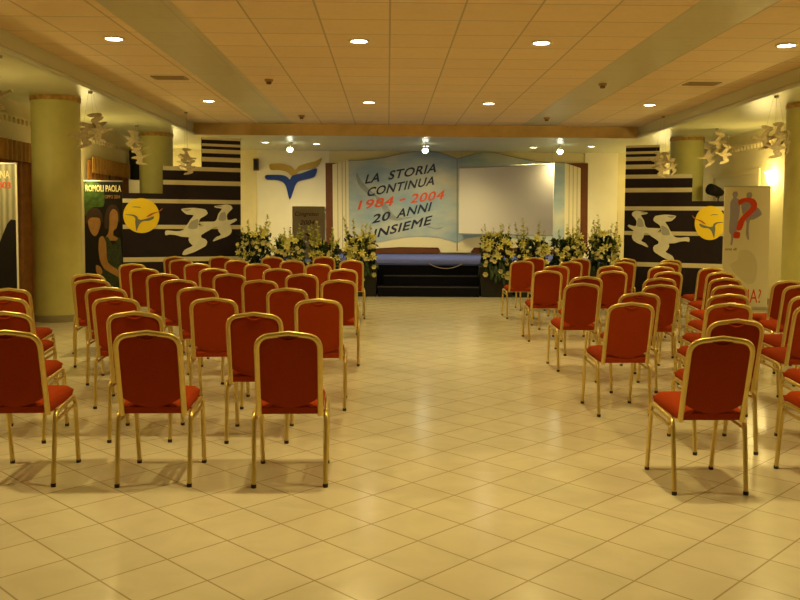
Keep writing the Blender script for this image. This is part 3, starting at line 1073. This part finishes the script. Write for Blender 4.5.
# seated-close pair printed on it
obj('hair_print', pr(sheet_outline([(-.40, 1.45), (-.38, 1.66), (-.28, 1.76), (-.14, 1.76), (-.04, 1.66), (-.02, 1.48), (-.10, 1.58), (-.30, 1.58)], 2), .004, at=F), M['hair_print'], t)
obj('face_print', pr(sheet_outline([(-.34, 1.60), (-.10, 1.58), (-.07, 1.46), (-.13, 1.30), (-.20, 1.24), (-.28, 1.30), (-.34, 1.44)], 2), .003, at=F), M['skin_print'], t)
obj('hair_print', pr(sheet_outline([(.02, 1.40), (.04, 1.66), (.14, 1.82), (.28, 1.82), (.36, 1.68), (.36, 1.50), (.25, 1.70), (.14, 1.60), (.12, 1.40)], 2), .003, at=F), M['hair_print'], t)
obj('face_print', pr(sheet_outline([(.14, 1.66), (.22, 1.75), (.31, 1.70), (.33, 1.55), (.29, 1.40), (.22, 1.34), (.22, 1.26), (.30, 1.22), (.36, 1.16), (.10, 1.16), (-.02, 1.14), (.10, 1.30), (.13, 1.45)], 2), .004, at=F), M['skin_print'], t)
obj('dress_print', pr(sheet_outline([(.0, 1.20), (.10, 1.22), (.20, 1.08), (.32, 1.20), (.38, 1.15), (.38, .30), (-.10, .30), (.02, .75), (.06, .95)], 1), .005, at=F), M['dress_print'], t)
obj('arm_print', pr(sheet_outline([(-.10, 1.20), (-.02, 1.24), (.05, 1.12), (.06, .90), (.10, .74), (.30, .62), (.38, .55), (.36, .46), (.22, .52), (.02, .62), (-.08, .76), (-.12, .98)], 2), .006, at=F), M['skin_print'], t)
obj('hand_print', pr(sheet_outline([(-.18, .70), (-.08, .66), (-.04, .56), (-.12, .50), (-.18, .58)], 2), .006, at=F), M['skin_print'], t)

# right: white question-mark banner
t = banner('white banner with a big red question mark and grey figures by the right wall', (6.49, 15.5, 0), R(-3), .82, 2.23, M['poster_white'])
F = (0, -.012, 0)


def Q(x, y):            # drawing units of the banner sheet
    return (-.41 + (x - 45) / 203 * .82, 2.23 - (y - 28) / 545 * 2.17)


def qp(pts, it=2):
    return smooth_outline([Q(*p) for p in pts], it)


obj('figure_print', pr(qp([(85, 52), (100, 52), (104, 66), (98, 80), (112, 92), (114, 150), (108, 190), (102, 240), (92, 252), (86, 290), (78, 292), (80, 250), (70, 230), (72, 160), (72, 100), (84, 80), (80, 64)], 1), .002, at=F), M['q_grey'], t)
obj('figure_print', pr(qp([(146, 56), (162, 54), (168, 68), (164, 80), (182, 96), (190, 122), (200, 128), (212, 154), (178, 176), (160, 182), (156, 225), (160, 262), (154, 270), (144, 240), (146, 190), (130, 160), (120, 110), (142, 82), (142, 66)], 1), .002, at=F), M['q_grey'], t)
obj('question_mark', pr(qp([(108, 108), (106, 92), (124, 82), (152, 78), (178, 86), (190, 106), (186, 132), (168, 152), (140, 180), (124, 224), (102, 224), (108, 188), (128, 158), (152, 134), (164, 116), (156, 102), (140, 98), (124, 104), (116, 112)], 1), .004, at=F), M['q_red'], t)
obj('question_mark', pr(qp([(94, 234), (118, 236), (116, 262), (90, 260)], 1), .004, at=F), M['q_red'], t)
a = Q(54, 318)
text_obj('lettering', 'one di', M['hair_print'], t, (a[0], -.012, a[1]), .20, .05, shear=.3, thick=.003)
obj('figure_print', pr(qp([(120, 320), (160, 318), (190, 350), (200, 400), (190, 460), (160, 470), (120, 440), (90, 410), (80, 380), (110, 360)], 2), .002, at=F), M['q_pale'], t)
a = Q(96, 562)
text_obj('lettering', 'CINA?', M['q_red'], t, (a[0] - .06, -.012, a[1] + .02), .56, .25, bold=.0, thick=.003)

# ------------------------------------------------------------------ curtains on the left wall
def curtain(label, y0, y1):
    t = thing('curtain', label, 'curtain', (XL, (y0 + y1) / 2, 0), 0, 'brown curtains on the left wall')
    h = (y1 - y0) / 2

    def drape(a, b, z0, z1, xoff, amp, per, m, name):
        bm = bmesh.new()
        n = int((b - a) / .02)
        rows = []
        for s, th in ((0, 0), (1, -.012)):
            lo, hi = [], []
            for k in range(n + 1):
                y = a + (b - a) * k / n
                x = xoff + amp * math.sin(2 * math.pi * y / per) + .3 * amp * math.sin(2 * math.pi * y / per * 2.3 + 1) + th
                lo.append(bm.verts.new((x, y, z0)))
                hi.append(bm.verts.new((x, y, z1)))
            rows.append((lo, hi))
        (l0, h0), (l1, h1) = rows
        for k in range(n):
            bm.faces.new((l0[k], l0[k + 1], h0[k + 1], h0[k]))
            bm.faces.new((l1[k], h1[k], h1[k + 1], l1[k + 1]))
            bm.faces.new((l0[k], l1[k], l1[k + 1], l0[k + 1]))
            bm.faces.new((h0[k], h0[k + 1], h1[k + 1], h1[k]))
        for k in (0, n):
            bm.faces.new((l0[k], h0[k], h1[k], l1[k]))
        obj(name, bm, m, t, 60)
    drape(-h, h, 2.46, 2.77, .16, .015, .16, M['pelmet'], 'pelmet')
    drape(-h + .02, -.01, .02, 2.70, .09, .03, .20, M['curtain'], 'drape')
    drape(.01, h - .02, .02, 2.70, .09, .03, .20, M['curtain'], 'drape')


curtain('brown curtain with gold pelmet behind the streaked banner at the left edge', 10.3, 14.25)
curtain('brown curtain with gold pelmet behind the dark portrait banner', 16.85, 19.35)

# loudspeaker on the left wall
t = thing('loudspeaker', 'black loudspeaker mounted high on the left wall beside the column', 'loudspeaker', (XL, 19.75, 2.78))
obj('cabinet', bxm(.06, -.17, -.33, .36, .17, .33, .015), M['speaker'], t)
obj('grille', bxm(.09, -.178, -.30, .33, -.17, .30), M['mesh_grille'], t)
bm = bmesh.new()
box(bm, 0, -.05, -.12, .012, .05, .12)
box(bm, .012, -.02, -.02, .06, .02, .02)
obj('wall_bracket', bm, M['steel'], t)

# spotlight on a stand behind the right screen
t = thing('stage_lamp', 'black theatre lamp on a stand behind the right striped screen', 'stage lamp', (7.02, 18.25, 0))
bm = bmesh.new()
tube(bm, [(0, 0, .02), (0, 0, 2.12)], .014, 8)
obj('pole', bm, M['speaker'], t)
for k in range(3):
    a = k * 2.0944 + .3
    bm = bmesh.new()
    tube(bm, [(0, 0, .45), (.26 * math.cos(a), .26 * math.sin(a), .012)], .010, 6)
    obj('leg', bm, M['speaker'], t)
bm = bmesh.new()
tube(bm, [(-.22, -.10, 2.28), (-.14, -.06, 2.26), (.0, 0, 2.22), (.10, .04, 2.20)], [.12, .12, .10, .06], 14)
obj('lamp_can', bm, M['speaker'], t, 50)
bm = bmesh.new()
tube(bm, [(-.06, -.02, 2.12), (.02, 0, 2.10), (.02, 0, 2.20)], .012, 6)
obj('yoke', bm, M['speaker'], t)


# ------------------------------------------------------------------ hanging gull mobiles
def gull_mesh():
    bm = bmesh.new()
    pts = smooth_outline([((x - 250) / 445.0, (335 - y) / 445.0) for x, y in GULL_BIG], 1)
    prism(bm, pts, .030, at=(0, .015, 0))
    bmesh.ops.recalc_face_normals(bm, faces=bm.faces)
    me = bpy.data.meshes.new('gull')
    bm.to_mesh(me)
    bm.free()
    me.materials.append(M['bird'])
    return me


GULL = gull_mesh()


def mobile(label, x, y, z, zc, birds, sc):
    t = thing('gull_mobile', label, 'hanging birds', (x, y, zc), 0, 'gull mobiles hanging along the hall sides')
    for dx, dy, dz, rx, ry, rz in birds:
        g = bpy.data.objects.new('gull', GULL)
        COL.objects.link(g)
        g.parent = t
        g.location = (dx, dy, z - zc + dz)
        g.rotation_euler = (R(rx), R(ry), R(rz))
        g.scale = (sc, sc, sc)
        bm = bmesh.new()
        tube(bm, [(dx, dy, z - zc + dz + .01), (dx * .25, dy * .25, -.03)], .0014, 4)
        obj('hanging_wire', bm, M['wire'], t)
    bm = bmesh.new()
    lathe(bm, [(0, 0), (.035, 0), (.03, -.03), (0, -.035)], 12)
    obj('ceiling_hook', bm, M['wire'], t, 40)


mobile('gull mobile cut by the left edge of the view', -4.44, 10.0, 2.96, ZS, [(-.02, 0, .04, 0, 10, 160), (-.25, .1, -.06, 0, -10, 10)], .40)
mobile('gull mobile hanging just right of the nearest left column', -4.37, 12.8, 2.83, ZS,
       [(-.13, 0, -.04, 0, 5, 12), (.02, .08, .10, 0, -12, 20), (.17, -.05, .04, 0, 8, 165)], .40)
mobile('gull mobile hanging before the loudspeaker on the left', -5.0, 17.3, 3.0, ZS,
       [(-.06, 0, .13, 0, -10, 200), (.06, .06, -.03, 0, 15, 160), (.10, -.06, -.20, 0, 20, 190)], .38)
mobile('gull mobile hanging before the tall part of the left striped screen', -4.00, 17.2, 2.70, ZC,
       [(.03, 0, .10, 0, -8, 195), (-.06, .06, .0, 0, 6, 160), (.04, -.06, -.10, 0, 10, 20)], .34)
mobile('gull mobile hanging before the tall part of the right striped screen', 5.47, 17.2, 2.74, ZC,
       [(-.14, 0, .07, 0, 8, 15), (.10, .05, .06, 0, -10, 165), (.0, -.05, -.12, 0, 5, 195), (.22, .08, -.06, 0, -12, 30)], .34)
mobile('gull mobile hanging between the right column and the doorway', 6.48, 17.0, 3.0, ZS,
       [(.0, 0, .15, 0, 6, 15), (-.16, .06, -.12, 0, -8, 10), (.12, -.05, -.08, 0, 10, 20), (.26, .08, .10, 0, 0, 75)], .42)
mobile('gull mobile hanging by the column at the right edge', 5.66, 12.6, 2.79, ZS,
       [(-.17, 0, .03, 0, 6, 12), (.06, .07, .08, 0, -10, 20), (-.03, -.06, -.10, 0, 12, 8), (.22, .1, -.02, 0, 5, 50)], .38)


# ------------------------------------------------------------------ flower arrangements in front of the stage
def petal(bm, base, dirv, up, ln, wd, curl):
    dirv, up = dirv.normalized(), up.normalized()
    side = dirv.cross(up).normalized()
    prof = [(0, .25, 0), (.35, .9, .06), (.65, 1.0, .02), (.88, .55, -.10), (1.0, .05, -.22)]
    prev = None
    for f, wf, c in prof:
        p = base + dirv * ln * f + up * ln * c * curl
        row = [bm.verts.new(p - side * wd * wf * .5), bm.verts.new(p - up * wd * .12 * wf), bm.verts.new(p + side * wd * wf * .5)]
        if prev:
            bm.faces.new((prev[0], prev[1], row[1], row[0]))
            bm.faces.new((prev[1], prev[2], row[2], row[1]))
        prev = row


def lily_mesh():
    bm = bmesh.new()
    for k in range(6):
        a = k * math.pi / 3
        d = Vector((math.cos(a), math.sin(a), .75))
        petal(bm, Vector((0, 0, 0)), d, Vector((-math.cos(a) * .6, -math.sin(a) * .6, 1)), .13, .05, 1.0)
    for k in range(5):
        a = k * 1.2566
        tube(bm, [(0, 0, 0), (.02 * math.cos(a), .02 * math.sin(a), .08)], .003, 4)
    tube(bm, [(0, 0, -.08), (0, 0, .01)], [.004, .010], 5)
    return mesh_of(bm, 'lily', M['lily'])


def rose_mesh():
    bm = bmesh.new()
    for ring, (n, rr, lift) in enumerate(((3, .018, 1.6), (5, .032, .9), (6, .044, .35))):
        for k in range(n):
            a = 2 * math.pi * k / n + ring * .5
            petal(bm, Vector((rr * .3 * math.cos(a), rr * .3 * math.sin(a), 0)), Vector((math.cos(a), math.sin(a), lift)), Vector((-math.cos(a) * lift, -math.sin(a) * lift, 1)), .052, .052, .6)
    tube(bm, [(0, 0, -.06), (0, 0, .01)], [.003, .016], 5)
    return mesh_of(bm, 'rose', M['rose'])


def spike_mesh():
    bm = bmesh.new()
    rnd = random.Random(3)
    tube(bm, [(0, 0, 0), (.01, 0, .3), (.0, .01, .62)], [.007, .006, .003], 5)
    for k in range(15):
        z = .14 + k * .032
        a = k * 2.4
        s = 1.0 - k / 17
        base = Vector((0, 0, z))
        for q in (-.5, 0, .5):
            petal(bm, base, Vector((math.cos(a + q), math.sin(a + q), .9)), Vector((-math.cos(a), -math.sin(a), 1)), .035 + .06 * s, .02 + .025 * s, .8)
    return mesh_of(bm, 'gladiolus', M['bud'])


def mesh_of(bm, name, m):
    me = bpy.data.meshes.new(name)
    bm.to_mesh(me)
    bm.free()
    me.materials.append(m)
    for p in me.polygons:
        p.use_smooth = True
    return me


LILY, ROSE, SPIKE = lily_mesh(), rose_mesh(), spike_mesh()


def foliage_bm(rnd, n, rx, ry, z0, z1, cascade):
    bm = bmesh.new()
    for k in range(n):
        a = rnd.uniform(0, 2 * math.pi)
        q = rnd.random() ** .5
        z = rnd.uniform(z0, z1)
        base = Vector((rnd.uniform(-.30, .30), ry * .85 * q * math.sin(a), z))
        d = Vector((rnd.uniform(-.35, .35), math.sin(a) * .8, rnd.uniform(-.35, 1.0)))
        petal(bm, base, d, Vector((-d.x * .4, -d.y * .4, 1)), rnd.uniform(.10, .17), rnd.uniform(.04, .065), rnd.uniform(.4, 1.2))
    for k in range(cascade):
        a = rnd.uniform(math.pi, 2 * math.pi)
        base = Vector((rx * .8 * math.cos(a), ry * .8 * math.sin(a), rnd.uniform(.45, .8)))
        petal(bm, base, Vector((math.cos(a) * .5, math.sin(a) * .5, -1)), Vector((math.cos(a), math.sin(a), .4)), rnd.uniform(.16, .24), .06, .5)
    return bm


def arrangement(label, x, y, seed, rx, n_lily, n_rose, n_spike, cascade, zs=1.0):
    rnd = random.Random(seed)
    ry = .28
    t = thing('flower_arrangement', label, 'flower arrangement', (x, y, 0), 0, 'lily arrangements in front of the stage')
    bm = bmesh.new()
    for v in box(bm, -.345, -.20, 0, .345, .20, .60):
        if v.co.z < .1:
            v.co.x *= .93
            v.co.y *= .85
    box(bm, -.35, -.21, .585, .35, .21, .62, .01)
    obj('planter', bm, M['planter'], t, 40)
    obj('foliage', foliage_bm(rnd, 520, rx, ry, .58, 1.16 * zs, cascade * 6), M['leaf'], t, True)
    bm = bmesh.new()
    for k in range(9):
        a = rnd.uniform(0, 2 * math.pi)
        base = Vector((.20 * math.cos(a), ry * .5 * math.sin(a), 0.92 * zs))
        petal(bm, base, Vector((math.cos(a) * .30, math.sin(a) * .3, 1)), Vector((-math.cos(a), -math.sin(a), .4)), rnd.uniform(.30, .46), .055, .3)
    obj('tall_leaves', bm, M['leaf'] if seed % 2 else M['leaf_light'], t, True)

    def put(me, name, p, d, s):
        o = bpy.data.objects.new(name, me)
        COL.objects.link(o)
        o.parent = t
        o.location = p
        o.rotation_euler = Vector(d).to_track_quat('Z', 'Y').to_euler()
        o.scale = (s, s, s)
    for k in range(n_lily):
        u = rnd.uniform(-1, 1)
        z = rnd.uniform(.74, 1.27) * zs
        sh = math.sqrt(max(.05, 1 - ((z / zs - .92) / .50) ** 2))
        put(LILY, 'lily', (u * min(rx, .28) * (.6 + .4 * sh), -ry * sh * rnd.uniform(.5, 1.05), z), (u * .6, -1, rnd.uniform(-.1, .9)), rnd.uniform(.55, .85))
    for k in range(n_rose):
        u = rnd.uniform(-1, 1)
        z = rnd.uniform(.66, 1.05) * zs
        put(ROSE, 'rose', (u * min(rx, .32), -ry * rnd.uniform(.8, 1.1), z), (u * .5, -1, rnd.uniform(-.2, .5)), rnd.uniform(.6, .9))
    for k in range(cascade):
        u = rnd.uniform(-.9, .9)
        put(ROSE, 'rose', (u * min(rx, .34), -ry * rnd.uniform(.85, 1.05), rnd.uniform(.35, .7)), (u * .5, -1, -.3), rnd.uniform(.7, 1.0))
    for k in range(n_spike):
        u = rnd.uniform(-.9, .9)
        put(SPIKE, 'gladiolus', (u * .26, rnd.uniform(-.6, .5) * ry, rnd.uniform(.84, 1.04) * zs), (u * .25, rnd.uniform(-.25, .1), 1), rnd.uniform(.75, 1.1))


for k, (x, y, lab, rx, nl, nr, ns, cs, zs) in enumerate((
        (-2.75, 17.85, 'lily arrangement by the left striped screen', .35, 18, 12, 8, 0, 1.06),
        (-2.03, 17.85, 'lily arrangement in front of the emblem panel, second from the left screen', .35, 18, 12, 6, 0, .96),
        (-1.30, 17.85, 'lily arrangement in front of the lectern and brown book edge', .35, 18, 12, 6, 0, .88),
        (-0.56, 17.85, 'lily arrangement with trailing white roses at the left of the steps', .38, 22, 18, 6, 8, 1.0),
        (2.26, 17.85, 'lily arrangement with trailing white blooms at the right of the steps', .38, 22, 18, 6, 8, 1.04),
        (3.00, 17.85, 'lily arrangement below the right half of the white screen', .35, 18, 12, 6, 0, .97),
        (3.74, 17.85, 'lily arrangement below the right book edge', .35, 18, 12, 7, 0, 1.0),
        (4.48, 17.85, 'lily arrangement by the right striped screen', .35, 18, 12, 8, 0, 1.05))):
    arrangement(lab, x, y, 11 + k, rx, nl, nr, ns, cs, zs)
